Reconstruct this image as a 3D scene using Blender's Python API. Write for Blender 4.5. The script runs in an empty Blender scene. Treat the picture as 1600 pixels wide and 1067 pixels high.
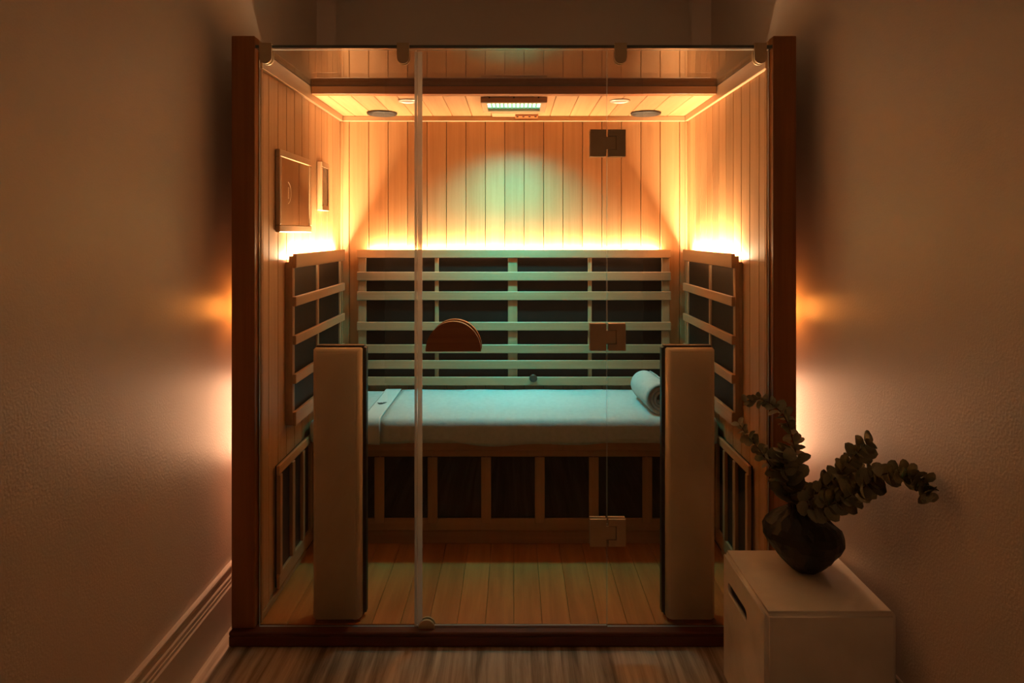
import bpy, bmesh, math, random
from mathutils import Vector, Matrix

random.seed(7)
scene = bpy.context.scene
COL = scene.collection

# ------------------------------------------------------------------ camera, world, exposure
F_PX = 1110.0          # focal length in pixels of the 1600 px wide frame
ZC = 1.30              # eye height
YC = -2.27             # camera stands 2.27 m in front of the glass
cam_data = bpy.data.cameras.new('camera')
cam_data.sensor_width = 36.0
cam_data.lens = F_PX / 1600.0 * 36.0
cam_data.shift_x = -3.0 / 1600.0
cam_data.shift_y = -167.5 / 1600.0
cam_data.clip_start = 0.05
camera = bpy.data.objects.new('camera', cam_data)
camera.location = (0, YC, ZC)
camera.rotation_euler = (math.radians(90), 0, 0)
COL.objects.link(camera)
scene.camera = camera

world = bpy.data.worlds.new('world')
scene.world = world
world.use_nodes = True
bg = world.node_tree.nodes['Background']
bg.inputs['Color'].default_value = (1.0, 0.55, 0.27, 1)
bg.inputs['Strength'].default_value = 0.11

vs = scene.view_settings
vs.view_transform = 'Standard'
vs.look = 'None'
vs.exposure = 0.0
vs.gamma = 1.0
vs.use_curve_mapping = False

WARM = (1.0, 0.67, 0.37)
LED_BACK_W = 33.0
LED_SIDE_W = 30.0
CHROMO_W = 10.5
CHROMO_COL = (0.0, 0.95, 1.0)
LAMP_ORANGE = 38.0
LAMP_LOW = 175.0

# ------------------------------------------------------------------ materials
def new_mat(name):
    m = bpy.data.materials.new(name)
    m.use_nodes = True
    nt = m.node_tree
    b = nt.nodes['Principled BSDF']
    return m, nt, b

def wood(name, c1, c2, axis='z', rough=0.5, fine=55.0, along=1.6, vary=0.16, bump=0.08, figure=0.0):
    m, nt, b = new_mat(name)
    N, L = nt.nodes, nt.links
    tc = N.new('ShaderNodeTexCoord'); oi = N.new('ShaderNodeObjectInfo')
    mul = N.new('ShaderNodeMath'); mul.operation = 'MULTIPLY'; mul.inputs[1].default_value = 37.0
    L.new(oi.outputs['Random'], mul.inputs[0])
    add = N.new('ShaderNodeVectorMath'); add.operation = 'ADD'
    L.new(tc.outputs['Object'], add.inputs[0]); L.new(mul.outputs[0], add.inputs[1])
    mp = N.new('ShaderNodeMapping')
    s = [fine, fine, fine]; s['xyz'.index(axis)] = along
    mp.inputs['Scale'].default_value = s
    L.new(add.outputs[0], mp.inputs['Vector'])
    n1 = N.new('ShaderNodeTexNoise'); n1.inputs['Scale'].default_value = 1.0
    n1.inputs['Detail'].default_value = 5.0; n1.inputs['Roughness'].default_value = 0.6
    n1.inputs['Distortion'].default_value = 0.3
    L.new(mp.outputs[0], n1.inputs['Vector'])
    mp2 = N.new('ShaderNodeMapping')
    s2 = [9.0, 9.0, 9.0]; s2['xyz'.index(axis)] = 0.8
    mp2.inputs['Scale'].default_value = s2
    L.new(add.outputs[0], mp2.inputs['Vector'])
    n2 = N.new('ShaderNodeTexNoise'); n2.inputs['Scale'].default_value = 1.0; n2.inputs['Detail'].default_value = 2.0
    n2.inputs['Distortion'].default_value = 1.0 + figure
    L.new(mp2.outputs[0], n2.inputs['Vector'])
    mixn = N.new('ShaderNodeMath'); mixn.operation = 'MULTIPLY_ADD'
    L.new(n1.outputs['Fac'], mixn.inputs[0]); mixn.inputs[1].default_value = 0.6
    h = N.new('ShaderNodeMath'); h.operation = 'MULTIPLY'; h.inputs[1].default_value = 0.4
    L.new(n2.outputs['Fac'], h.inputs[0]); L.new(h.outputs[0], mixn.inputs[2])
    cr = N.new('ShaderNodeValToRGB')
    cr.color_ramp.elements[0].position = 0.34; cr.color_ramp.elements[0].color = (*c2, 1)
    cr.color_ramp.elements[1].position = 0.62; cr.color_ramp.elements[1].color = (*c1, 1)
    L.new(mixn.outputs[0], cr.inputs[0])
    hsv = N.new('ShaderNodeHueSaturation')
    mr = N.new('ShaderNodeMapRange'); mr.inputs['To Min'].default_value = 1.0 - vary; mr.inputs['To Max'].default_value = 1.0 + vary
    L.new(oi.outputs['Random'], mr.inputs['Value']); L.new(mr.outputs[0], hsv.inputs['Value'])
    L.new(cr.outputs[0], hsv.inputs['Color'])
    L.new(hsv.outputs[0], b.inputs['Base Color'])
    b.inputs['Roughness'].default_value = rough
    bp = N.new('ShaderNodeBump'); bp.inputs['Strength'].default_value = bump; bp.inputs['Distance'].default_value = 0.002
    L.new(n1.outputs['Fac'], bp.inputs['Height']); L.new(bp.outputs[0], b.inputs['Normal'])
    return m

HEM1, HEM2 = (0.46, 0.255, 0.115), (0.36, 0.185, 0.075)
W = {a: wood('hemlock_' + a, HEM1, HEM2, a) for a in 'xyz'}
BR1, BR2 = (0.46, 0.275, 0.145), (0.37, 0.21, 0.10)
WB = {a: wood('basswood_' + a, BR1, BR2, a, vary=0.08) for a in 'xyz'}
CD1, CD2 = (0.34, 0.115, 0.025), (0.24, 0.075, 0.014)
WD = {a: wood('dark_cedar_' + a, CD1, CD2, a, rough=0.42, vary=0.06) for a in 'xyz'}
WF = wood('floor_hemlock', (0.52, 0.195, 0.048), (0.34, 0.110, 0.022), 'y', rough=0.38, fine=30, along=2.2, vary=0.12, figure=2.0)
W_HANDLE = wood('handle_wood', (0.40, 0.14, 0.03), (0.28, 0.09, 0.02), 'x', rough=0.35, vary=0.02)

def plain(name, col, rough=0.5, metal=0.0, spec=0.5, bump=None, noise_amt=0.0, nscale=20.0):
    m, nt, b = new_mat(name)
    N, L = nt.nodes, nt.links
    b.inputs['Roughness'].default_value = rough
    b.inputs['Metallic'].default_value = metal
    b.inputs['Specular IOR Level'].default_value = spec
    tc = N.new('ShaderNodeTexCoord')
    no = N.new('ShaderNodeTexNoise'); no.inputs['Scale'].default_value = nscale; no.inputs['Detail'].default_value = 4.0
    L.new(tc.outputs['Object'], no.inputs['Vector'])
    cr = N.new('ShaderNodeValToRGB')
    cr.color_ramp.elements[0].position = 0.3; cr.color_ramp.elements[1].position = 0.7
    cr.color_ramp.elements[0].color = (*[c * (1 - noise_amt) for c in col], 1)
    cr.color_ramp.elements[1].color = (*[min(1, c * (1 + noise_amt)) for c in col], 1)
    L.new(no.outputs['Fac'], cr.inputs[0]); L.new(cr.outputs[0], b.inputs['Base Color'])
    if bump:
        bs, bst, bd = bump
        n2 = N.new('ShaderNodeTexNoise'); n2.inputs['Scale'].default_value = bs; n2.inputs['Detail'].default_value = 3.0
        L.new(tc.outputs['Object'], n2.inputs['Vector'])
        bp = N.new('ShaderNodeBump'); bp.inputs['Strength'].default_value = bst; bp.inputs['Distance'].default_value = bd
        L.new(n2.outputs['Fac'], bp.inputs['Height']); L.new(bp.outputs[0], b.inputs['Normal'])
    return m

def emitter(name, col, strength):
    m, nt, b = new_mat(name)
    b.inputs['Base Color'].default_value = (*col, 1)
    b.inputs['Emission Color'].default_value = (*col, 1)
    b.inputs['Emission Strength'].default_value = strength
    return m

def glass_mat(name, tint, f0=0.04):
    """thin architectural glass: clear transmission with Schlick reflection"""
    m = bpy.data.materials.new(name); m.use_nodes = True
    nt = m.node_tree; N, L = nt.nodes, nt.links
    for n in list(N): N.remove(n)
    out = N.new('ShaderNodeOutputMaterial'); mix = N.new('ShaderNodeMixShader')
    tr = N.new('ShaderNodeBsdfTransparent'); tr.inputs['Color'].default_value = (*tint, 1)
    gl = N.new('ShaderNodeBsdfGlossy'); gl.inputs['Roughness'].default_value = 0.0
    ge = N.new('ShaderNodeNewGeometry')
    dot = N.new('ShaderNodeVectorMath'); dot.operation = 'DOT_PRODUCT'
    L.new(ge.outputs['Incoming'], dot.inputs[0]); L.new(ge.outputs['Normal'], dot.inputs[1])
    ab = N.new('ShaderNodeMath'); ab.operation = 'ABSOLUTE'; L.new(dot.outputs['Value'], ab.inputs[0])
    om = N.new('ShaderNodeMath'); om.operation = 'SUBTRACT'; om.inputs[0].default_value = 1.0; L.new(ab.outputs[0], om.inputs[1])
    pw = N.new('ShaderNodeMath'); pw.operation = 'POWER'; pw.inputs[1].default_value = 5.0; L.new(om.outputs[0], pw.inputs[0])
    ma = N.new('ShaderNodeMath'); ma.operation = 'MULTIPLY_ADD'
    L.new(pw.outputs[0], ma.inputs[0]); ma.inputs[1].default_value = 1 - f0; ma.inputs[2].default_value = f0
    L.new(ma.outputs[0], mix.inputs[0]); L.new(tr.outputs[0], mix.inputs[1]); L.new(gl.outputs[0], mix.inputs[2])
    L.new(mix.outputs[0], out.inputs['Surface'])
    return m

def translucent_mat(name, col, tr_amt=0.6, rough=0.3):
    m, nt, b = new_mat(name)
    N, L = nt.nodes, nt.links
    b.inputs['Base Color'].default_value = (*col, 1); b.inputs['Roughness'].default_value = rough
    t = N.new('ShaderNodeBsdfTranslucent'); t.inputs['Color'].default_value = (*col, 1)
    mx = N.new('ShaderNodeMixShader'); mx.inputs[0].default_value = tr_amt
    L.new(b.outputs[0], mx.inputs[1]); L.new(t.outputs[0], mx.inputs[2])
    L.new(mx.outputs[0], N['Material Output'].inputs['Surface'])
    return m

M = {}
M['paint'] = plain('wall_paint', (0.56, 0.47, 0.40), rough=0.42, bump=(160.0, 0.35, 0.002), noise_amt=0.03, nscale=3.0)
M['ceiling'] = plain('ceiling_paint', (0.56, 0.48, 0.41), rough=0.7, noise_amt=0.02)
M['skirting'] = plain('skirting_paint', (0.56, 0.47, 0.40), rough=0.32, noise_amt=0.02)
M['heater'] = plain('carbon_heater', (0.012, 0.0075, 0.0055), rough=0.55, spec=0.18, noise_amt=0.25, nscale=12.0, bump=(90.0, 0.2, 0.001))
M['joint'] = plain('groove_backing', (0.05, 0.025, 0.012), rough=0.8, noise_amt=0.1)
M['outer'] = wood('outer_panel', (0.30, 0.15, 0.07), (0.22, 0.10, 0.04), 'z', vary=0.05)
M['bronze'] = plain('dark_bronze', (0.50, 0.36, 0.22), rough=0.38, metal=0.3, noise_amt=0.05)
M['chrome'] = plain('chrome', (0.60, 0.57, 0.52), rough=0.42, metal=0.8, noise_amt=0.02)
M['speaker'] = plain('speaker_mesh', (0.045, 0.04, 0.036), rough=0.75, spec=0.2, noise_amt=0.3, nscale=120.0, bump=(600.0, 0.6, 0.002))
M['glass'] = glass_mat('clear_glass', (0.975, 0.965, 0.945))
M['edge'] = plain('glass_edge_dark', (0.10, 0.10, 0.095), rough=0.2, noise_amt=0.1)
M['edge_lit'] = translucent_mat('glass_edge_polished', (0.62, 0.64, 0.62), 0.55, 0.15)
M['seal'] = translucent_mat('seal_plastic', (0.55, 0.55, 0.56), 0.5, 0.3)
def clear_plastic(name, col, clear):
    m = translucent_mat(name, col, 0.6, 0.25)
    N, L = m.node_tree.nodes, m.node_tree.links
    out = N['Material Output']; src = out.inputs['Surface'].links[0].from_socket
    tr = N.new('ShaderNodeBsdfTransparent'); mx = N.new('ShaderNodeMixShader'); mx.inputs[0].default_value = clear
    L.new(src, mx.inputs[1]); L.new(tr.outputs[0], mx.inputs[2]); L.new(mx.outputs[0], out.inputs['Surface'])
    return m
M['door_seal'] = clear_plastic('clear_seal', (0.80, 0.80, 0.82), 0.55)
M['sheetmetal'] = plain('beige_sheet_metal', (0.70, 0.56, 0.38), rough=0.42, metal=0.1, noise_amt=0.06, nscale=5.0)
M['blackframe'] = plain('black_frame', (0.012, 0.010, 0.009), rough=0.5, noise_amt=0.1)
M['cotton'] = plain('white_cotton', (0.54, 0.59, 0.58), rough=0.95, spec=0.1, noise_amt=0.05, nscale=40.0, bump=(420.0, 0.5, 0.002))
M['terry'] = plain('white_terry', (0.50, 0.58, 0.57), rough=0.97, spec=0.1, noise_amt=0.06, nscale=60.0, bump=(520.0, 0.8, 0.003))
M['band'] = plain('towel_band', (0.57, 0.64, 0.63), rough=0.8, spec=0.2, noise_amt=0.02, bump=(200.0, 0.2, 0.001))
M['lens'] = plain('frosted_lens', (0.30, 0.27, 0.23), rough=0.5)
M['knob'] = plain('dark_walnut', (0.055, 0.022, 0.012), rough=0.4, noise_amt=0.1)
M['ink'] = plain('dark_ink', (0.02, 0.03, 0.03), rough=0.7)
M['led'] = emitter('led_strip_glow', (1.0, 0.80, 0.52), 18.0)
M['chromo'] = emitter('chromo_led_glow', (0.70, 1.0, 0.92), 1.5)
M['chromo_back'] = plain('chromo_louver', (0.10, 0.45, 0.36), rough=0.4)
M['bulb_orange'] = emitter('orange_bulb_glow', (1.0, 0.30, 0.045), LAMP_ORANGE)
M['bulb_low'] = emitter('warm_bulb_glow', (1.0, 0.50, 0.26), LAMP_LOW)
M['lampbody'] = plain('lamp_body', (0.05, 0.04, 0.035), rough=0.5)
M['ceramic'] = plain('glazed_ceramic', (0.82, 0.74, 0.63), rough=0.22, noise_amt=0.12, nscale=6.0, bump=(14.0, 0.25, 0.006))
M['vase'] = plain('dark_carved_ceramic', (0.026, 0.021, 0.016), rough=0.5, spec=0.35, noise_amt=0.3, nscale=18.0)
M['leaf'] = plain('eucalyptus_leaf', (0.46, 0.43, 0.30), rough=0.6, noise_amt=0.2, nscale=30.0)
M['stem'] = plain('eucalyptus_stem', (0.10, 0.055, 0.030), rough=0.7, noise_amt=0.2)
M['screen'] = plain('dark_screen', (0.02, 0.017, 0.015), rough=0.12, noise_amt=0.02)
M['screen_lit'] = plain('pale_screen', (0.22, 0.14, 0.09), rough=0.15, noise_amt=0.02)
M['emblem_mark'] = plain('pale_mark', (0.75, 0.55, 0.35), rough=0.6)
m, nt, b = new_mat('tinted_mirror')
b.inputs['Base Color'].default_value = (0.27, 0.225, 0.18, 1); b.inputs['Metallic'].default_value = 0.95; b.inputs['Roughness'].default_value = 0.03
M['mirror'] = m

# vein-cut stone floor of the room
def stone_floor():
    m, nt, b = new_mat('vein_cut_stone')
    N, L = nt.nodes, nt.links
    tc = N.new('ShaderNodeTexCoord')
    mp = N.new('ShaderNodeMapping'); mp.inputs['Scale'].default_value = (26.0, 1.1, 1.0); mp.inputs['Rotation'].default_value = (0, 0, math.radians(4))
    L.new(tc.outputs['Object'], mp.inputs['Vector'])
    n = N.new('ShaderNodeTexNoise'); n.inputs['Scale'].default_value = 1.0; n.inputs['Detail'].default_value = 8.0
    n.inputs['Roughness'].default_value = 0.65; n.inputs['Distortion'].default_value = 0.35
    L.new(mp.outputs[0], n.inputs['Vector'])
    cr = N.new('ShaderNodeValToRGB')
    e = cr.color_ramp.elements
    e[0].position = 0.36; e[0].color = (0.15, 0.10, 0.065, 1)
    e[1].position = 0.64; e[1].color = (0.62, 0.50, 0.38, 1)
    k = e.new(0.48); k.color = (0.34, 0.25, 0.175, 1)
    L.new(n.outputs['Fac'], cr.inputs[0]); L.new(cr.outputs[0], b.inputs['Base Color'])
    b.inputs['Roughness'].default_value = 0.45
    return m
M['stone'] = stone_floor()

# ------------------------------------------------------------------ helpers
WL = {}      # world location of every object made here
def link(o, wloc, parent=None):
    COL.objects.link(o)
    WL[o.name] = Vector(wloc)
    if parent is not None:
        o.parent = parent
        o.location = Vector(wloc) - WL[parent.name]
    else:
        o.location = wloc
    return o

def tag(o, label=None, cat=None, group=None, kind=None):
    if label: o['label'] = label
    if cat: o['category'] = cat
    if group: o['group'] = group
    if kind: o['kind'] = kind
    return o

def thing(name, loc, label, cat, group=None):
    return tag(link(bpy.data.objects.new(name, None), loc), label, cat, group)

_cache = {}
def box_mesh(name, size, mat, bevel, seg=1):
    key = (tuple(round(s, 5) for s in size), mat.name, round(bevel, 5), seg)
    if key in _cache: return _cache[key]
    bm = bmesh.new()
    bmesh.ops.create_cube(bm, size=1.0)
    bmesh.ops.scale(bm, vec=size, verts=bm.verts)
    if bevel > 0:
        bmesh.ops.bevel(bm, geom=list(bm.edges), offset=min(bevel, min(size) * 0.45), segments=seg, affect='EDGES', profile=0.5)
    me = bpy.data.meshes.new(name)
    bm.to_mesh(me); bm.free()
    me.materials.append(mat)
    if seg > 1:
        for p in me.polygons: p.use_smooth = True
    _cache[key] = me
    return me

def box(name, x, y, z, mat, parent=None, bevel=0.002, seg=1):
    """axis aligned bevelled box from ranges"""
    size = (x[1] - x[0], y[1] - y[0], z[1] - z[0])
    c = ((x[0] + x[1]) / 2, (y[0] + y[1]) / 2, (z[0] + z[1]) / 2)
    o = bpy.data.objects.new(name, box_mesh(name, size, mat, bevel, seg))
    return link(o, c, parent)

def mesh_obj(name, bm, mats, loc, parent=None, smooth=False):
    """bm is in coordinates relative to loc"""
    me = bpy.data.meshes.new(name)
    bmesh.ops.recalc_face_normals(bm, faces=bm.faces)
    bm.to_mesh(me); bm.free()
    for mt in (mats if isinstance(mats, (list, tuple)) else [mats]): me.materials.append(mt)
    if smooth:
        for p in me.polygons: p.use_smooth = True
    return link(bpy.data.objects.new(name, me), loc, parent)

def add_box(bm, x, y, z, mat_index=0):
    vs_ = [bm.verts.new((a, b_, c)) for a in x for b_ in y for c in z]
    fs = [(0, 1, 3, 2), (4, 6, 7, 5), (0, 4, 5, 1), (2, 3, 7, 6), (0, 2, 6, 4), (1, 5, 7, 3)]
    for f in fs:
        fc = bm.faces.new([vs_[i] for i in f]); fc.material_index = mat_index

def add_prism(bm, pts, axis, a, b_, mat_index=0):
    """extrude 2D outline along axis ('y': pts are x,z / 'x': pts are y,z / 'z': pts are x,y)"""
    def mk(p, t):
        return {'y': (p[0], t, p[1]), 'x': (t, p[0], p[1]), 'z': (p[0], p[1], t)}[axis]
    A = [bm.verts.new(mk(p, a)) for p in pts]; B = [bm.verts.new(mk(p, b_)) for p in pts]
    n = len(pts)
    bm.faces.new(A).material_index = mat_index
    bm.faces.new(list(reversed(B))).material_index = mat_index
    for i in range(n):
        bm.faces.new((A[i], B[i], B[(i + 1) % n], A[(i + 1) % n])).material_index = mat_index

def lathe(bm, prof, n=32, cap=True, mat_index=0):
    rings = []
    for r, z in prof:
        rings.append([bm.verts.new((r * math.cos(2 * math.pi * i / n), r * math.sin(2 * math.pi * i / n), z)) for i in range(n)])
    for A, B in zip(rings, rings[1:]):
        for i in range(n):
            bm.faces.new((A[i], A[(i + 1) % n], B[(i + 1) % n], B[i])).material_index = mat_index
    if cap:
        bm.faces.new(rings[0]); bm.faces.new(rings[-1])

def glass_box(name, x, y, z, parent, thin, edge, face_mat=None):
    """pane with glass on the two large faces and a polished edge all round"""
    c = ((x[0] + x[1]) / 2, (y[0] + y[1]) / 2, (z[0] + z[1]) / 2)
    bm = bmesh.new()
    add_box(bm, (x[0] - c[0], x[1] - c[0]), (y[0] - c[1], y[1] - c[1]), (z[0] - c[2], z[1] - c[2]))
    ax = 'xyz'.index(thin)
    bmesh.ops.recalc_face_normals(bm, faces=bm.faces)
    for f in bm.faces:
        f.material_index = 0 if abs(f.normal[ax]) > 0.5 else 1
    return mesh_obj(name, bm, [face_mat or M['glass'], edge], c, parent)

def area_light(name, loc, rot, sx, sy, power, col, spread=180.0):
    d = bpy.data.lights.new(name, 'AREA')
    d.shape = 'RECTANGLE'; d.size = sx; d.size_y = sy; d.energy = power; d.color = col
    d.spread = math.radians(spread)
    o = bpy.data.objects.new(name, d); o.location = loc; o.rotation_euler = rot
    COL.objects.link(o)
    return o

def px(x, y, t):
    """a point of the place seen at pixel (x, y) at distance t from the camera plane"""
    return Vector(((x - 803) * t / F_PX, YC + t, ZC - (y - 366) * t / F_PX))

# ------------------------------------------------------------------ the room
XW = 0.958; YB = 1.18; YF = -3.0; ZT = 2.65
def struct(o): o['kind'] = 'structure'; return o
struct(box('floor', (-XW - .1, XW + .1), (YF, YB + .1), (-.1, 0), M['stone'], bevel=0))
struct(box('ceiling', (-XW - .1, XW + .1), (YF, YB + .1), (ZT, ZT + .1), M['ceiling'], bevel=0))
struct(box('wall_left', (-XW - .1, -XW), (YF, YB), (0, ZT), M['paint'], bevel=0))
struct(box('wall_right', (XW, XW + .1), (YF, YB), (0, ZT), M['paint'], bevel=0))
struct(box('wall_back', (-XW - .1, XW + .1), (YB, YB + .1), (0, ZT), M['paint'], bevel=0))
def skirting(name, s):
    # moulded board: top bead, two stepped grooves
    prof = [(0, 0), (.020, 0), (.020, .132), (.0165, .137), (.0165, .146), (.0145, .149), (.0145, .160), (.011, .165),
            (.011, .182), (.013, .186), (.013, .193), (.009, .197), (0, .197)]
    bm = bmesh.new()
    A = [bm.verts.new((s * -p[0], YF, p[1])) for p in prof]; B = [bm.verts.new((s * -p[0], YB - .002, p[1])) for p in prof]
    bm.faces.new(A); bm.faces.new(list(reversed(B)))
    for i in range(len(prof)):
        j = (i + 1) % len(prof); bm.faces.new((A[i], B[i], B[j], A[j]))
    return struct(mesh_obj(name, bm, M['skirting'], (s * XW, 0, 0)))
skirting('baseboard_left', -1); skirting('baseboard_right', 1)

# ------------------------------------------------------------------ the sauna cabin
XI = 0.823            # inner half width
XO = 0.898            # outer half width at the front posts
YI = 1.10             # inner face of back wall
ZF = 0.0464           # cabin floor
ZTOP = 1.930          # top of the walls
ZCL = 1.859           # wooden ceiling underside
ZG = 1.892            # glass roof underside
PITCH = 0.0922

cabin = thing('sauna_cabin', (0, 0.55, 0), 'wooden sauna cabin with clear glass front and dark cedar posts', 'sauna')

W_SILL = wood('sill_cedar', (0.13, 0.030, 0.012), (0.085, 0.018, 0.007), 'x', rough=0.42, vary=0.03)
box('base_sill', (-XO, XO), (-.035, 1.15), (.001, .034), W_SILL, cabin, .003)
box('sill_rail', (-XO, XO), (-.035, .014), (.034, .0465), W_SILL, cabin, .003)
deck = box('floor_deck', (-.845, .845), (.015, 1.12), (.034, .038), M['joint'], cabin, 0)
x = -.823
off = -.7812 - PITCH
edges = [-.823] + [off + k * PITCH for k in range(1, 19) if -.815 < off + k * PITCH < .815] + [.823]
fl = [-.823 + .0 + k * 0.0914 for k in range(19)]
for a, c in zip(fl, fl[1:]):
    box('floor_board', (a + .0005, c - .0005), (.016, 1.11), (.038, ZF), WF, deck, .0014)

# back wall
bw = box('back_wall', (-.86, .86), (1.118, 1.15), (.046, ZTOP), M['outer'], cabin, .001)
box('wall_lining', (-.845, .845), (1.114, 1.118), (.047, ZCL), M['joint'], bw, 0)
for a, c in zip(edges, edges[1:]):
    box('plank', (a + .0011, c - .0011), (YI, 1.114), (ZF + .001, ZCL), W['z'], bw, .0022)
# side walls, boards counted from the back corner
for s in (-1, 1):
    sw = box('side_wall', tuple(sorted((s * .843, s * .872))), (.03, 1.116), (.0468, ZTOP), M['outer'], cabin, .001)
    box('wall_lining', tuple(sorted((s * .837, s * .843))), (.03, 1.116), (.0468, ZTOP - .001), M['joint'], sw, 0)
    ys = [.031, .058] + [.115 + k * .0932 for k in range(0, 11)] + [YI - .0005]
    for a, c in zip(ys, ys[1:]):
        box('plank', tuple(sorted((s * XI, s * .837))), (a + .0012, c - .0012), (.0468, ZTOP - .002), W['z'], sw, .0022)
    box('corner_trim', tuple(sorted((s * .813, s * .8226))), (.018, .031), (.0468, 1.833), W['z'], sw, .002)
    box('corner_trim', tuple(sorted((s * .811, s * .8226))), (1.089, 1.0995), (.0468, 1.833), W['z'], sw, .002)
    box('top_trim', tuple(sorted((s * .809, s * .8226))), (.018, 1.0995), (1.834, ZG - .001), WB['y'], sw, .002)
    box('floor_trim', tuple(sorted((s * .814, s * .8226))), (.031, .52), (ZF + .0006, ZF + .022), W['y'], sw, .002)
    box('roof_batten', tuple(sorted((s * .8084, s * .8226))), (.602, 1.1155), (ZG, ZTOP - .001), M['outer'], sw, .001)
    po = box('front_post', tuple(sorted((s * .8245, s * XO))), (-.012, .030), (.0468, 1.931), WD['z'], cabin, .002)
tb = box('top_trim', (-.8085, .8085), (1.084, 1.0995), (1.834, ZCL - .0005), WB['x'], bw, .002)

# ceiling: beam, boards
cp = box('ceiling_panel', (-.808, .808), (.602, 1.1175), (ZCL + .013, ZTOP), M['outer'], cabin, .001)
box('ceiling_beam', (-.808, .808), (.563, .600), (ZCL, ZG - .0005), WD['x'], cabin, .002)
ce = [-.808] + [off + .03 + k * PITCH for k in range(0, 20) if -.80 < off + .03 + k * PITCH < .80] + [.808]
for a, c in zip(ce, ce[1:]):
    box('ceiling_board', (a + .0010, c - .0010), (.6005, 1.0995), (ZCL, ZCL + .0125), W['y'], cp, .0022)

# glass
glass_box('roof_glass', (-.8225, .8225), (-.010, .600), (ZG, ZG + .010), cabin, 'z', M['edge'])
GT = ZG - .003
glass_box('glass_panel', (-.8125, -.3145), (-.004, .004), (ZF + .002, GT), cabin, 'y', M['edge_lit'])
glass_box('glass_panel', (.2985, .8125), (-.004, .004), (ZF + .002, GT), cabin, 'y', M['edge_lit'])
door = glass_box('glass_door', (-.3115, .2955), (-.004, .004), (ZF + .006, GT), cabin, 'y', M['edge_lit'])
tag(door, 'frameless glass door with half-round wooden handle')
# translucent seal on the closing edge
bm = bmesh.new()
add_box(bm, (-.0035, .0040), (-.0065, -.0042), (-.916, .916)); add_box(bm, (-.0035, .0040), (.0042, .0065), (-.916, .916))
add_box(bm, (.0062, .0205), (-.0060, -.0042), (-.916, .916)); add_box(bm, (.0062, .0205), (.0042, .0060), (-.916, .916))
mesh_obj('door_seal', bm, M['door_seal'], (-.3135, 0, .966), door)
# handles: half-round blocks outside and inside
def half_disc(r, h, n=28):
    return [(r * math.cos(math.pi * i / n), h * math.sin(math.pi * i / n)) for i in range(n + 1)]
for y0, y1, sy in ((-.047, -.025, 1), (.012, .032, -1)):
    bm = bmesh.new(); add_prism(bm, half_disc(.087, .094), 'y', y0, y1)
    bmesh.ops.bevel(bm, geom=[e for e in bm.edges if len(e.link_faces) == 2 and e.calc_face_angle(0) > 1.2], offset=.0022, segments=2, affect='EDGES')
    add_prism(bm, half_disc(.050, .055), 'y', min(y0, y1) + .004 if sy < 0 else y1 - .004, -.0043 if sy > 0 else .0043)
    hd = mesh_obj('door_handle', bm, W_HANDLE, (-.190, 0, .933), door)
tag(hd, 'half-round brown wooden pull handle')
# hinges
for zc_ in (1.590, .973, .351):
    bm = bmesh.new(); h = .043
    for (y0, y1) in ((-.015, -.0045), (.0045, .015)):
        add_box(bm, (-.055, -.0035), (y0, y1), (-h, h))
        pts = [(.0035, -h), (.058, -h), (.058, h), (.0035, h), (.0035, .022), (.029, .022), (.029, -.022), (.0035, -.022)]
        add_prism(bm, pts, 'y', y0, y1)
        add_box(bm, (-.0036, .0265), (y0 + .0015 if y0 < 0 else y0, y1 if y0 < 0 else y1 - .0015), (-.0200, .0200))
    bmesh.ops.bevel(bm, geom=[e for e in bm.edges if len(e.link_faces) == 2 and e.calc_face_angle(0) > 1.2], offset=.0012, segments=1, affect='EDGES')
    tag(mesh_obj('hinge', bm, M['bronze'], (.297, 0, zc_), door), 'bronze glass-to-glass hinge')
# roof clamps: rounded tongue in front of and behind the pane, cap over the top
for xc in (-.789, -.352, .339, .783):
    bm = bmesh.new()
    n = 16; r = .0195
    tongue = [(-r, .006), (-r, -.030)] + [(-r * math.cos(math.pi * i / n), -.030 - r * math.sin(math.pi * i / n)) for i in range(1, n)] + [(r, -.030), (r, .006)]
    add_prism(bm, tongue, 'y', -.0165, -.0105)
    add_prism(bm, [(p[0], min(p[1], -.0055)) for p in tongue], 'y', .0045, .010)
    add_box(bm, (-r, r), (-.0165, .020), (.0125, .017)); add_box(bm, (-r, r), (-.0165, -.0108), (.006, .0125))
    mesh_obj('glass_clamp', bm, M['bronze'], (xc, 0, ZG - .001), cabin)
# half-round stop at the foot of the door
bm = bmesh.new(); add_prism(bm, half_disc(.0265, .027, 20), 'y', -.0145, -.0045); add_prism(bm, half_disc(.0265, .027, 20), 'y', .0045, .0115)
bmesh.ops.bevel(bm, geom=[e for e in bm.edges if len(e.link_faces) == 2 and e.calc_face_angle(0) > 1.2], offset=.0015, segments=1, affect='EDGES')
mesh_obj('door_stop', bm, M['bronze'], (-.278, 0, ZF + .0006), cabin)

# ------------------------------------------------------------------ heater backrests
def tri(a, b_): return tuple(sorted((a, b_)))
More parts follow.
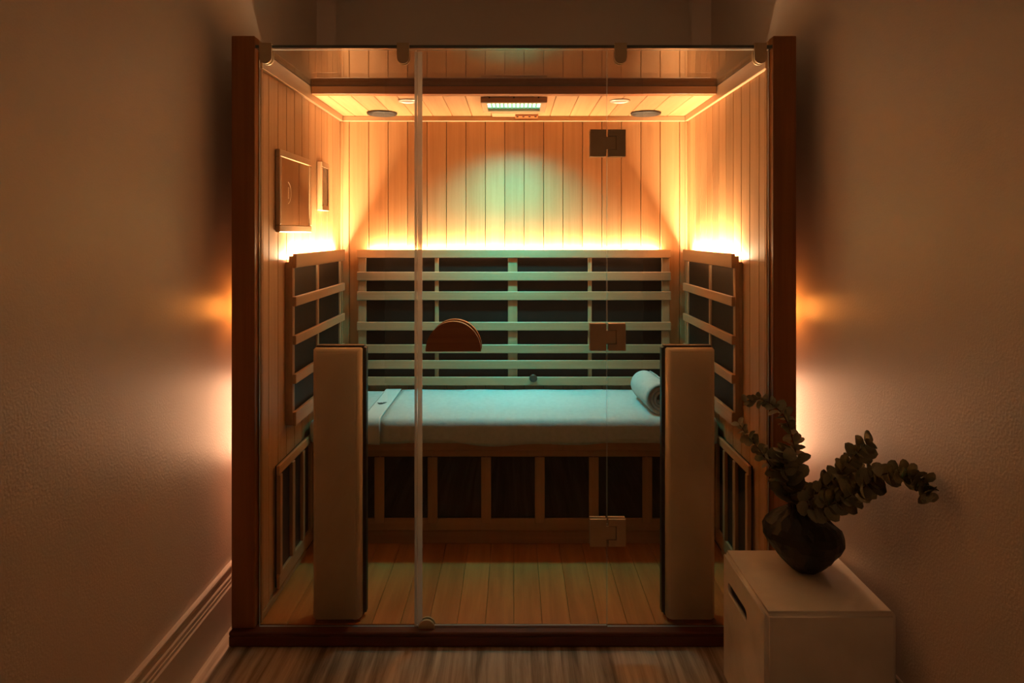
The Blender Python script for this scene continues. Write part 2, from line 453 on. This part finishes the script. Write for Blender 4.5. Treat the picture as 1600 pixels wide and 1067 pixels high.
# back: seven slats over four dark panels
t = thing('backrest_heater', (0, 1.099, .585), 'long slatted heater backrest above the bench on the rear wall', 'heater', 'slatted infrared heater panels')
RX = .7376
slats = [(1.228, 1.189), (1.1235, 1.0825), (1.031, .9905), (.888, .8485), (.782, .742), (.708, .668), (.630, .590)]
for zt, zb in slats:
    box('slat', (-RX, RX), (1.062, 1.0755), (zb, zt), WB['x'], t, .0022)
for a, c in ((-.734, -.697), (-.373, -.355), (-.028, .016), (.349, .367), (.697, .734)):
    box('stile', (a, c), (1.0757, 1.0885), (.592, 1.205), WB['z'], t, .0018)
for a, c in ((-.697, -.373), (-.355, -.028), (.016, .349), (.367, .697)):
    box('heater_panel', (a + .0006, c - .0006), (1.0862, 1.0932), (.594, 1.200), M['heater'], t, .001)
box('backing_board', (-.734, .734), (1.0934, 1.0992), (.592, 1.205), WB['x'], t, .001)
box('led_strip', (-.69, .69), (1.080, 1.096), (1.2062, 1.2102), M['led'], t, 0)
bm = bmesh.new(); lathe(bm, [(.004, 0), (.014, .0005), (.018, .004), (.0185, .010), (.015, .014), (.004, .015)], 20)
kb = mesh_obj('knob', bm, M['knob'], (.0905, 1.0618, .6265), t, True); kb.rotation_euler = (math.radians(90), 0, 0)
for s in (-1, 1):
    t_label = 'slatted heater backrest on the %s side wall' % ('left' if s < 0 else 'right')
    t = thing('backrest_heater', (s * .8225, .65, .61), t_label, 'heater', 'slatted infrared heater panels')
    xr = lambda a, b_: tri(s * a, s * b_)
    for zt, zb in ((1.230, 1.178), (1.0756, 1.0404), (.9356, .9025), (.7965, .7620), (.6617, .6114)):
        box('slat', xr(.782, .7955), (.282, 1.020), (zb, zt), WB['y'], t, .0022)
    for a, c in ((.292, .310), (.612, .632), (.985, 1.003)):
        box('stile', xr(.7957, .806), (a, c), (.613, 1.190), WB['z'], t, .0018)
    for a, c in ((.310, .612), (.632, .985)):
        box('heater_panel', xr(.803, .8095), (a + .0006, c - .0006), (.615, 1.185), M['heater'], t, .001)
    box('backing_board', xr(.8097, .8222), (.286, 1.016), (.613, 1.200), WB['y'], t, .001)
    box('end_board', xr(.7957, .8095), (.284, .2915), (.613, 1.222), WB['z'], t, .001)
    box('led_strip', xr(.7965, .8065), (.31, .995), (1.2012, 1.2052), M['led'], t, 0)
UP = (math.radians(180), 0, 0)
area_light('led_light_rear', (0, 1.0885, 1.2135), (math.radians(152), 0, 0), 1.36, .012, LED_BACK_W, WARM)
for s in (-1, 1):
    area_light('led_light_side', (s * .8015, .6525, 1.2105), (0, math.radians(180 + 8 * s), 0), .010, .67, LED_SIDE_W, WARM)

# ------------------------------------------------------------------ bench
bt = thing('sauna_bench', (0, .60, ZF), 'built-in wooden bench with dark heater panels below the seat', 'bench')
box('seat_board', (-.808, .808), (.548, 1.060), (.4405, .4755), W['x'], bt, .003)
box('top_rail', (-.8125, .8125), (.590, .606), (.4045, .4398), W['x'], bt, .002)
box('bottom_rail', (-.8125, .8125), (.590, .606), (.107, .155), W['x'], bt, .002)
box('toe_board', (-.8125, .8125), (.608, .622), (ZF + .0006, .107), W['x'], bt, .002)
cs = [-.757, -.541, -.327, -.112, .104, .321, .536, .752]
for c in cs:
    box('stile', (c - .0198, c + .0198), (.584, .5897), (.138, .4042), W['z'], bt, .0016)
for a, c in zip(cs, cs[1:]):
    box('heater_panel', (a + .0022, c - .0022), (.598, .606), (.1555, .4042), M['heater'], bt, .001)

# low calf heaters on the side walls
for s in (-1, 1):
    xr = lambda a, b_: tri(s * a, s * b_)
    t = thing('calf_heater', (s * .8225, .36, .085), 'low framed calf heater on the %s cabin wall beside the bench' % ('left' if s < 0 else 'right'), 'heater', 'low calf heaters')
    box('frame_rail', xr(.803, .8135), (.162, .560), (.475, .507), W['y'], t, .002)
    box('frame_rail', xr(.803, .8135), (.162, .560), (.086, .135), W['y'], t, .002)
    for a, c in ((.164, .187), (.302, .330), (.430, .452), (.535, .558)):
        box('frame_stile', xr(.7995, .8135), (a, c), (.1352, .4748), W['z'], t, .0018)
    box('heater_panel', xr(.8137, .8187), (.166, .556), (.088, .505), M['heater'], t, .0008)

# ------------------------------------------------------------------ bench cushion, towels
cu = thing('bench_cushion', (0, .80, .4757), 'thick white upholstered cushion along the whole bench', 'cushion')
bm = bmesh.new()
add_box(bm, (-.8055, .8055), (-.2850, .257), (0, .0935))
bmesh.ops.bevel(bm, geom=list(bm.edges), offset=.024, segments=5, affect='EDGES', profile=.55)
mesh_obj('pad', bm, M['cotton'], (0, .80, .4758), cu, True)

def drape(name, x0, x1, zoff, mat, label, cat, seed, hem):
    rnd = random.Random(seed)
    nx = max(12, int((x1 - x0) / .02)); prof = []
    zt = .5712 + zoff
    for i in range(15): prof.append((1.045 - i * (1.045 - .545) / 14, zt))
    cy, cz, r = .541, .5465, .0247 + zoff
    for i in range(1, 8):
        a = math.radians(90 + i * 90 / 8); prof.append((cy + r * math.cos(a), cz + r * math.sin(a)))
    for i in range(0, 6): prof.append((cy - r - .0005, cz - i * .0112))
    ph = [rnd.uniform(0, 6) for _ in range(4)]
    bm = bmesh.new(); rows = []
    for ix in range(nx + 1):
        xx = x0 + (x1 - x0) * ix / nx; row = []
        wv = .5 + .5 * math.sin(xx * 7 + ph[0]) * .6 + .25 * math.sin(xx * 17 + ph[1])
        for j, (yy, zz) in enumerate(prof):
            dz = .0008 * (1 + math.sin(xx * 23 + yy * 15 + ph[2])) if j < 15 else 0
            k = max(0, j - 21)
            dzz = -hem * wv * (k / 6.0) if k else 0
            dy = -.0015 * (1 + math.sin(xx * 31 + ph[3])) * (k / 6.0)
            row.append(bm.verts.new((xx, yy - .8 + dy, zz + dz + dzz - .57)))
        rows.append(row)
    for A, B in zip(rows, rows[1:]):
        for j in range(len(prof) - 1): bm.faces.new((A[j], B[j], B[j + 1], A[j + 1]))
    bmesh.ops.recalc_face_normals(bm, faces=bm.faces)
    up = sum(f.normal.z for f in bm.faces)
    if up < 0: bmesh.ops.reverse_faces(bm, faces=bm.faces)
    bmesh.ops.solidify(bm, geom=list(bm.faces), thickness=-.0022)
    o = mesh_obj(name, bm, mat, (0, .8, .57), None, True)
    return tag(o, label, cat)

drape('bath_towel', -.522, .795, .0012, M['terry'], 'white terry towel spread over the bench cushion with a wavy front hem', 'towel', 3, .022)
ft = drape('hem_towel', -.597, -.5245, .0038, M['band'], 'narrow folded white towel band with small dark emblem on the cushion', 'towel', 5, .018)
# small dark winged emblem woven into the band
bm = bmesh.new()
pts = [(-.021, .004), (-.006, .0015), (-.002, .005), (.002, .0015), (.008, .005), (.022, .006), (.012, -.001), (.006, -.007), (-.002, -.0085), (-.010, -.006), (-.015, -.001)]
add_prism(bm, [(p[0], p[1] * 2.6) for p in pts], 'z', 0, .0004)
ez = max(v.co.z for v in ft.data.vertices if abs(v.co.y + .035) < .05) + .57
mesh_obj('emblem', bm, M['ink'], (-.566, .765, ez + .0003), ft)

# rolled towel: one spiral band
def towel_roll():
    turns, r0, gap, th = 3.6, .010, .0138, .0118
    n = 120; inner = []; outer = []
    for i in range(n + 1):
        a = 2 * math.pi * turns * i / n
        rr = r0 + gap * a / (2 * math.pi)
        a2 = a - math.radians(150)
        inner.append((rr * math.cos(a2), rr * math.sin(a2)))
        ro = rr + th * (1 if i < n - 5 else max(.25, (n - i) / 5))
        outer.append((ro * math.cos(a2), ro * math.sin(a2)))
    bm = bmesh.new(); L_ = .30; ny = 14; rings = []
    loop = inner + outer[::-1]
    rnd = random.Random(2)
    for k in range(ny + 1):
        yy = L_ * k / ny
        sc = 1.0 + .012 * math.sin(k * 2.2) + (-.03 if k in (0, ny) else 0)
        rings.append([bm.verts.new((p[0] * sc, yy + (.004 * math.sin(i * .37) if k == 0 else 0), p[1] * sc)) for i, p in enumerate(loop)])
    m_ = len(loop)
    for A, B in zip(rings, rings[1:]):
        for i in range(m_): bm.faces.new((A[i], A[(i + 1) % m_], B[(i + 1) % m_], B[i]))
    for R_ in (rings[0], rings[-1]):
        for i in range(n): bm.faces.new((R_[i], R_[i + 1], R_[m_ - 2 - i], R_[m_ - 1 - i]))
    zmin = min(v.co.z for v in bm.verts)
    bmesh.ops.translate(bm, verts=bm.verts, vec=(0, 0, -zmin))
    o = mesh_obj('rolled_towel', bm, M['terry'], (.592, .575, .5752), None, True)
    o.rotation_euler = (0, 0, math.radians(3))
    return tag(o, 'rolled white terry towel lying at the right end of the bench', 'towel')
towel_roll()

# ------------------------------------------------------------------ tower heaters behind the glass
for s in (-1, 1):
    t = thing('tower_heater', (s * .570, .03, ZF), 'tall beige-backed tower heater standing behind the glass, %s of the door' % ('left' if s < 0 else 'right'), 'heater', 'front tower heaters')
    xr = lambda a, b_: tri(s * a, s * b_)
    # housing: box with chamfered long edges and top
    bm = bmesh.new()
    w, d0, d1, z0, z1 = .0775, -.026, .020, .012, .884
    back = [(-w, d1), (w, d1)]; 
    A = [(-w, d1, z0), (w, d1, z0), (w, d1, z1), (-w, d1, z1)]
    Mi = [(-w, d0 + .016, z0), (w, d0 + .016, z0), (w, d0 + .016, z1), (-w, d0 + .016, z1)]
    Fr = [(-w + .014, d0, z0 + .004), (w - .014, d0, z0 + .004), (w - .014, d0, z1 - .010), (-w + .014, d0, z1 - .010)]
    R = [[bm.verts.new(p) for p in q] for q in (A, Mi, Fr)]
    for P, Q in zip(R, R[1:]):
        for i in range(4): bm.faces.new((P[i], P[(i + 1) % 4], Q[(i + 1) % 4], Q[i]))
    bm.faces.new(R[0]); bm.faces.new(R[2])
    bmesh.ops.recalc_face_normals(bm, faces=bm.faces)
    bmesh.ops.bevel(bm, geom=list(bm.edges), offset=.0035, segments=3, affect='EDGES')
    mesh_obj('housing', bm, M['sheetmetal'], (s * .5715, .0365, ZF), t, True)
    bm = bmesh.new()
    add_box(bm, (-.0855, .0855), (.0205, .046), (.008, .890))
    bmesh.ops.bevel(bm, geom=[e for e in bm.edges if abs((e.verts[0].co - e.verts[1].co).y) > .01], offset=.008, segments=3, affect='EDGES')
    mesh_obj('heater_frame', bm, M['blackframe'], (s * .5690, .0365, ZF), t)
    for dx in (-.06, .06):
        box('foot', (s * .5690 + dx - .012, s * .5690 + dx + .012), (.030, .078), (ZF + .0004, ZF + .0078), WD['y'], t, .001)

# ------------------------------------------------------------------ things on the ceiling
cl = thing('chromotherapy_light', (0, .745, ZCL), 'wood-framed ceiling light with glowing turquoise diodes', 'light')
box('frame_front', (-.136, .136), (.621, .642), (1.8352, ZCL - .0004), WB['x'], cl, .002)
box('frame_back', (-.136, .136), (.832, .864), (1.8352, ZCL - .0004), WB['x'], cl, .002)
for s in (-1, 1):
    box('frame_side', tri(s * .1125, s * .136), (.6423, .8317), (1.8352, ZCL - .0004), WB['y'], cl, .002)
box('led_panel', (-.1122, .1122), (.6425, .8315), (1.8535, 1.8565), M['chromo'], cl, 0)
bm = bmesh.new()
for k in range(12):
    xx = -.0945 + k * .0172
    add_box(bm, (xx - .0034, xx + .0034), (-.072, .080), (-.0045, 0))
add_box(bm, (-.1122, .1122), (.0855, .0935), (-.0045, 0))
mesh_obj('louver', bm, M['chromo_back'], (0, .737, 1.8530), cl)['kind'] = 'stuff'
for xx in (-.100, 0, .100):
    bm = bmesh.new(); lathe(bm, [(.0005, 0), (.003, .001), (.003, .006), (.0005, .0065)], 10)
    mesh_obj('screw', bm, M['blackframe'], (xx, .614, ZCL - .0072), cl)
area_light('chromo_light_source', (0, .737, 1.8470), (math.radians(20), 0, 0), .205, .15, CHROMO_W, CHROMO_COL, 98)

v = thing('air_vent', (.0, 1.03, ZCL), 'sliding wooden ceiling air vent behind the turquoise light', 'vent')
box('slide_plate', (-.102, .110), (.985, 1.078), (ZCL - .0055, ZCL - .0004), WB['x'], v, .001)
box('vent_slide', (.006, .112), (1.005, 1.070), (ZCL - .0145, ZCL - .0058), WD['x'], v, .0012)
for k in range(4):
    bm = bmesh.new(); lathe(bm, [(.001, 0), (.0055, .0008), (.0055, .0042), (.001, .0046)], 12)
    mesh_obj('vent_peg', bm, M['blackframe'], (.016 + k * .028, 1.012, ZCL - .0192), v)

for s in (-1, 1):
    side = 'left' if s < 0 else 'right'
    sp = thing('ceiling_speaker', (s * .6055, .992, ZCL), 'round dark flush ceiling speaker near the %s rear corner' % side, 'speaker', 'ceiling speakers')
    bm = bmesh.new(); lathe(bm, [(.060, -.0110), (.066, -.0105), (.069, -.006), (.069, -.0004), (.050, -.0004)], 40)
    mesh_obj('bezel', bm, M['blackframe'], (s * .6055, .992, ZCL), sp, True)
    bm = bmesh.new(); lathe(bm, [(.002, -.0152), (.020, -.0150), (.040, -.0138), (.0598, -.0112), (.0598, -.008)], 40)
    mesh_obj('grille', bm, M['speaker'], (s * .6055, .992, ZCL), sp, True)
    dl = thing('ceiling_downlight', (s * .442, .695, ZCL), 'small chrome unlit downlight %s of the turquoise light' % side, 'light', 'chrome downlights')
    bm = bmesh.new(); lathe(bm, [(.030, -.004), (.033, -.0075), (.040, -.0065), (.0425, -.003), (.0425, -.0004), (.030, -.0004)], 36)
    mesh_obj('ring', bm, M['chrome'], (s * .442, .695, ZCL), dl, True)
    bm = bmesh.new(); lathe(bm, [(.001, -.0062), (.016, -.0058), (.0298, -.0042), (.0298, -.001)], 30)
    mesh_obj('lens', bm, M['lens'], (s * .442, .695, ZCL), dl, True)

# ------------------------------------------------------------------ things on the left cabin wall
fr = thing('framed_mirror', (-.8225, .368, 1.307), 'wood-framed tinted mirror panel with a pale half ring on the left wall', 'mirror')
y0, y1, z0, z1, fw = .176, .560, 1.307, 1.595, .026
xa, xb = -.8222, -.8055
box('frame_rail', (xa, xb), (y0, y1), (z1 - fw, z1), WB['y'], fr, .003)
box('frame_rail', (xa, xb), (y0, y1), (z0, z0 + fw), WB['y'], fr, .003)
box('frame_stile', (xa, xb), (y0, y0 + .022), (z0 + fw + .0003, z1 - fw - .0003), WB['z'], fr, .003)
box('frame_stile', (xa, xb), (y1 - fw, y1), (z0 + fw + .0003, z1 - fw - .0003), WB['z'], fr, .003)
mi = box('mirror_pane', (xa, -.8085), (y0 + .0223, y1 - fw - .0003), (z0 + fw + .0003, z1 - fw - .0003), M['mirror'], fr, 0)
bm = bmesh.new()
n = 40; R1, R2 = .040, .0375
def ring_seg(a0, a1, n):
    for i in range(n):
        p = a0 + (a1 - a0) * i / n; q = a0 + (a1 - a0) * (i + 1) / n
        add_prism(bm, [(R1 * math.cos(p), R1 * math.sin(p)), (R1 * math.cos(q), R1 * math.sin(q)), (R2 * math.cos(q), R2 * math.sin(q)), (R2 * math.cos(p), R2 * math.sin(p))], 'x', 0, .0004)
ring_seg(math.radians(-82), math.radians(82), 24)
for (a, c, z0_, z1_) in ((.004, .0065, -.02, .02), (.004, .016, .018, .02), (.004, .014, -.001, .001), (.004, .016, -.02, -.018), (.014, .0162, .001, .018), (.0145, .0165, -.018, -.001)):
    add_box(bm, (0, .0004), (a, c), (z0_, z1_))
mesh_obj('ring_emblem', bm, M['emblem_mark'], (-.8084, .268, 1.448), mi)  # thin pale half ring and letter-like strokes laid on the pane

ct = thing('control_display', (-.8225, .755, 1.40), 'small wood-cased control display with dark screen beside the mirror', 'control panel')
y0, y1, z0, z1 = .697, .809, 1.40, 1.605
box('case', (-.8222, -.806), (y0, y1), (z0, z1), WB['z'], ct, .002)
box('frame_rail', (-.8058, -.8005), (y0, y1), (z1 - .024, z1), WB['y'], ct, .002)
box('frame_rail', (-.8058, -.8005), (y0, y1), (z0, z0 + .022), WB['y'], ct, .002)
box('frame_stile', (-.8058, -.8005), (y0, y0 + .014), (z0 + .0223, z1 - .0243), WB['z'], ct, .002)
box('frame_stile', (-.8058, -.8005), (y1 - .014, y1), (z0 + .0223, z1 - .0243), WB['z'], ct, .002)
sc_ = box('screen', (-.8058, -.8035), (y0 + .0143, y1 - .0143), (z0 + .0223, z1 - .0243), M['screen'], ct, 0)
box('screen_area', (-.8034, -.8032), (y0 + .016, y1 - .045), (1.52, 1.578), M['screen_lit'], sc_, 0)
bm = bmesh.new()
for zz in (-.014, -.005, .004, .013): add_box(bm, (0, .0003), (-.016, .016), (zz, zz + .0022))
for yy in (-.0175, .016): add_box(bm, (0, .0003), (yy, yy + .002), (-.014, .0152))
mesh_obj('screen_icon', bm, M['ink'], (-.8031, .741, 1.558), sc_)

# ------------------------------------------------------------------ accent lamps in the gap beside the cabin
for s in (-1, 1):
    side = 'left' if s < 0 else 'right'
    for kind, (yy, zz, hh, mat) in {'orange': (.150, 1.05, .036, M['bulb_orange']), 'warm white': (.54, .58, .160, M['bulb_low'])}.items():
        t = thing('accent_lamp', (s * .8725, yy, zz), '%s accent lamp glowing behind the %s cabin post' % ('orange' if kind == 'orange' else 'lower pale', side), 'lamp', 'accent lamps beside the cabin')
        box('back_plate', tri(s * .8723, s * .880), (yy - .025, yy + .03), (zz - hh - .02, zz + hh + .02), M['lampbody'], t, .002)
        bm = bmesh.new()
        lathe(bm, [(.001, -hh), (.010, -hh + .004), (.013, -hh + .012), (.013, hh - .012), (.010, hh - .004), (.001, hh)], 14)
        mesh_obj('bulb', bm, mat, (s * .8945, yy, zz), t, True)

# ------------------------------------------------------------------ ceramic stool
SX, SY, SZ = (.614, .938), (-.536, -.180), .375
def make_stool():
    cx, cy = sum(SX) / 2, sum(SY) / 2
    bm = bmesh.new()
    add_box(bm, (SX[0] - cx, SX[1] - cx), (SY[0] - cy, SY[1] - cy), (0.002, SZ))
    bmesh.ops.recalc_face_normals(bm, faces=bm.faces)
    bmesh.ops.bevel(bm, geom=list(bm.edges), offset=.011, segments=5, affect='EDGES')
    me = bpy.data.meshes.new('stool'); bm.to_mesh(me); bm.free()
    a = bpy.data.objects.new('stool_tmp', me); COL.objects.link(a)
    bm = bmesh.new()
    yy0, yy1, zz, hh = -.396 - cy, -.230 - cy, .289, .0165
    pts = [(yy1 - hh + hh * math.cos(math.radians(-90 + 180 * i / 10)), zz + hh * math.sin(math.radians(-90 + 180 * i / 10))) for i in range(11)]
    pts += [(yy0 + hh + hh * math.cos(math.radians(90 + 180 * i / 10)), zz + hh * math.sin(math.radians(90 + 180 * i / 10))) for i in range(11)]
    add_prism(bm, pts, 'x', SX[0] - cx - .05, SX[0] - cx + .05)
    bmesh.ops.recalc_face_normals(bm, faces=bm.faces)
    mc = bpy.data.meshes.new('cut'); bm.to_mesh(mc); bm.free()
    c = bpy.data.objects.new('cut_tmp', mc); COL.objects.link(c)
    md = a.modifiers.new('slot', 'BOOLEAN'); md.operation = 'DIFFERENCE'; md.object = c; md.solver = 'EXACT'
    bm = bmesh.new(); add_box(bm, (SX[0] - cx + .011, SX[1] - cx - .011), (SY[0] - cy + .011, SY[1] - cy - .011), (-.05, SZ - .016))
    bmesh.ops.recalc_face_normals(bm, faces=bm.faces)
    mh = bpy.data.meshes.new('hollow'); bm.to_mesh(mh); bm.free()
    h_ = bpy.data.objects.new('hollow_tmp', mh); COL.objects.link(h_)
    m0 = a.modifiers.new('hollow', 'BOOLEAN'); m0.operation = 'DIFFERENCE'; m0.object = h_; m0.solver = 'EXACT'
    dg = bpy.context.evaluated_depsgraph_get()
    me2 = bpy.data.meshes.new_from_object(a.evaluated_get(dg))
    bpy.data.objects.remove(a); bpy.data.objects.remove(c); bpy.data.objects.remove(h_)
    me2.materials.clear(); me2.materials.append(M['ceramic'])
    for p in me2.polygons: p.use_smooth = p.area < .004
    o = bpy.data.objects.new('ceramic_stool', me2)
    return tag(link(o, (cx, cy, 0)), 'glazed beige ceramic cube stool with a slotted hand hole', 'stool')
make_stool()

# ------------------------------------------------------------------ carved vase
VC = Vector((.806, -.310, SZ + .0005))
def make_vase():
    rnd = random.Random(11)
    prof = [(.001, 0), (.030, 0), (.040, .004), (.056, .020), (.075, .040), (.092, .060), (.103, .080), (.1075, .098), (.104, .116), (.093, .132),
            (.078, .145), (.060, .156), (.042, .164), (.030, .170), (.0265, .174), (.022, .172), (.020, .150), (.030, .120), (.001, .110)]
    n = 34; bm = bmesh.new(); rings = []
    for k, (r, z) in enumerate(prof):
        ring = []
        r *= .965
        for i in range(n):
            a = 2 * math.pi * (i + .5 * (k % 2)) / n
            j = 0 if k in (0, 1) or k > 13 else 1
            rr = r * (1 + j * (rnd.uniform(-.028, .028) + .03 * math.sin(2 * a + 1.0)))
            zz = z + j * rnd.uniform(-.0025, .0025)
            f = max(0, (z - .07) / .10)
            ring.append(bm.verts.new((rr * math.cos(a) - .026 * f, rr * math.sin(a), zz - .10 * f * max(0, rr * math.cos(a)) * .9)))
        rings.append(ring)
    for k, (A, B) in enumerate(zip(rings, rings[1:])):
        for i in range(n):
            i2 = (i + 1) % n
            if k % 2 == 0: bm.faces.new((A[i], A[i2], B[i])); bm.faces.new((A[i2], B[i2], B[i]))
            else: bm.faces.new((A[i], B[i2], B[i])); bm.faces.new((A[i], A[i2], B[i2]))
    bm.faces.new(rings[0]); bm.faces.new(rings[-1])
    o = mesh_obj('carved_vase', bm, M['vase'], VC)
    return tag(o, 'squat dark faceted ceramic vase standing on the stool', 'vase')
make_vase()

# ------------------------------------------------------------------ eucalyptus
def leaf_mesh():
    bm = bmesh.new(); n = 10
    c = bm.verts.new((0, .5, -.05)); ring = []
    for i in range(n):
        a = -math.pi / 2 + 2 * math.pi * i / n
        xx = .47 * math.cos(a); yy = .5 + .5 * math.sin(a)
        if i == n // 2: yy += .05
        ring.append(bm.verts.new((xx, yy, .14 * (xx / .47) ** 2 + .10 * (yy - .5) ** 2)))
    for i in range(n): bm.faces.new((c, ring[i], ring[(i + 1) % n]))
    bmesh.ops.solidify(bm, geom=list(bm.faces), thickness=.03)
    me = bpy.data.meshes.new('leaf'); bmesh.ops.recalc_face_normals(bm, faces=bm.faces); bm.to_mesh(me); bm.free()
    me.materials.append(M['leaf'])
    for p in me.polygons: p.use_smooth = True
    return me
LEAF = leaf_mesh()

def catmull(P, n):
    out = []; P = [P[0] + (P[0] - P[1])] + P + [P[-1] + (P[-1] - P[-2])]
    for i in range(1, len(P) - 2):
        for k in range(n):
            u = k / n; a, b_, c, d = P[i - 1:i + 3]
            out.append(.5 * ((2 * b_) + (-a + c) * u + (2 * a - 5 * b_ + 4 * c - d) * u * u + (-a + 3 * b_ - 3 * c + d) * u ** 3))
    out.append(P[-2]); return out

def stem(path, label, seed, nodes, size0, size1, r0=.0026, start=.18):
    """path: list of (px, py, t); nodes pairs of leaves of diameter size0 (base) to size1 (tip)"""
    rnd = random.Random(seed)
    P = [px(*p) for p in path]
    C = catmull(P, 6)
    base = C[0]
    t = thing('eucalyptus_branch', base, label, 'branch', 'eucalyptus branches in the vase')
    bm = bmesh.new(); rings = []
    for i, p in enumerate(C):
        d = (C[min(i + 1, len(C) - 1)] - C[max(i - 1, 0)]).normalized()
        s1 = d.cross(Vector((0, 1, 0.2))).normalized(); s2 = d.cross(s1)
        r = r0 * (1 - .7 * i / len(C))
        rings.append([bm.verts.new(p - base + s1 * r * math.cos(k * math.pi / 3) + s2 * r * math.sin(k * math.pi / 3)) for k in range(6)])
    for A, B in zip(rings, rings[1:]):
        for k in range(6): bm.faces.new((A[k], A[(k + 1) % 6], B[(k + 1) % 6], B[k]))
    bm.faces.new(rings[0]); bm.faces.new(rings[-1])
    mesh_obj('stalk', bm, M['stem'], base, t, True)
    ang = rnd.uniform(0, 6)
    for k in range(nodes):
        u = start + (1 - start) * k / (nodes - 1)
        f = u * (len(C) - 1); i = min(int(f), len(C) - 2)
        p = C[i].lerp(C[i + 1], f - i); d = (C[i + 1] - C[i]).normalized()
        size = size0 + (size1 - size0) * u
        s1 = d.cross(Vector((.1, 1, .2))).normalized(); s2 = d.cross(s1).normalized()
        ang += math.radians(90) + rnd.uniform(-.35, .35)
        for h in (0, math.pi):
            a = ang + h + rnd.uniform(-.2, .2)
            out = (s1 * math.cos(a) + s2 * math.sin(a)) * .95 + d * rnd.uniform(.1, .75)
            out.normalize()
            nrm = (d - out * d.dot(out)); nrm.normalize()
            nrm = (nrm + Vector((rnd.uniform(-.6, .6), rnd.uniform(-1.7, -.1), rnd.uniform(-.3, .6)))); nrm = (nrm - out * nrm.dot(out)).normalized()
            xx = out.cross(nrm)
            sz = size * rnd.uniform(.72, 1.05)
            tip = p + out * sz
            if abs(tip.x) > XW - .004 - sz * .3 or abs(p.x) > XW - .012: 
                out = Vector((-abs(out.x) * .6, out.y - .3, out.z)).normalized(); nrm = (nrm - out * nrm.dot(out)).normalized(); xx = out.cross(nrm)
            mat = Matrix(((xx.x, out.x, nrm.x), (xx.y, out.y, nrm.y), (xx.z, out.z, nrm.z)))
            o = bpy.data.objects.new('leaf', LEAF)
            link(o, p + out * .0015, t)
            o.rotation_euler = mat.to_euler(); o.scale = (sz * rnd.uniform(.9, 1.05), sz, sz)
    return t

stem([(1240, 812, 1.960), (1240, 790, 1.965), (1242, 755, 1.99), (1245, 720, 2.02), (1239, 690, 2.045), (1231, 662, 2.065), (1220, 644, 2.08), (1203, 630, 2.09), (1186, 624, 2.10), (1168, 626, 2.10)],
     'tallest eucalyptus branch, curling over to the left against the cabin post', 1, 26, .050, .024, start=.20)
stem([(1238, 812, 1.955), (1234, 790, 1.965), (1222, 765, 1.98), (1210, 738, 2.00), (1196, 716, 2.02), (1182, 697, 2.03), (1168, 681, 2.04), (1156, 664, 2.05)],
     'thin leftmost eucalyptus branch, leaning towards the glass', 2, 20, .034, .026, start=.22)
stem([(1242, 812, 1.955), (1238, 790, 1.955), (1231, 762, 1.96), (1226, 735, 1.965), (1222, 706, 1.97)],
     'short bushy upright eucalyptus branch above the vase mouth', 3, 18, .054, .046, start=.30)
stem([(1244, 812, 1.955), (1252, 792, 1.94), (1281, 768, 1.91), (1310, 742, 1.88), (1334, 714, 1.855), (1352, 694, 1.84)],
     'eucalyptus branch rising to the right with a leafy tip', 4, 20, .045, .042, start=.25)
stem([(1246, 812, 1.955), (1256, 795, 1.935), (1292, 781, 1.87), (1332, 762, 1.80), (1370, 744, 1.735), (1404, 738, 1.675), (1430, 744, 1.63), (1446, 756, 1.60), (1455, 768, 1.585)],
     'long eucalyptus branch arching right until its tip nears the wall', 5, 26, .044, .036, start=.22)
stem([(1246, 813, 1.950), (1257, 799, 1.92), (1284, 793, 1.86), (1312, 783, 1.81), (1340, 768, 1.77), (1362, 752, 1.745)],
     'low eucalyptus branch with the palest leaves, hanging over the vase rim', 6, 18, .046, .044, start=.25)
stem([(1243, 813, 1.962), (1250, 792, 1.965), (1272, 772, 1.95), (1300, 756, 1.93), (1326, 742, 1.905), (1346, 728, 1.885)],
     'eucalyptus branch behind the others, close to the right wall', 8, 15, .044, .036, start=.28)
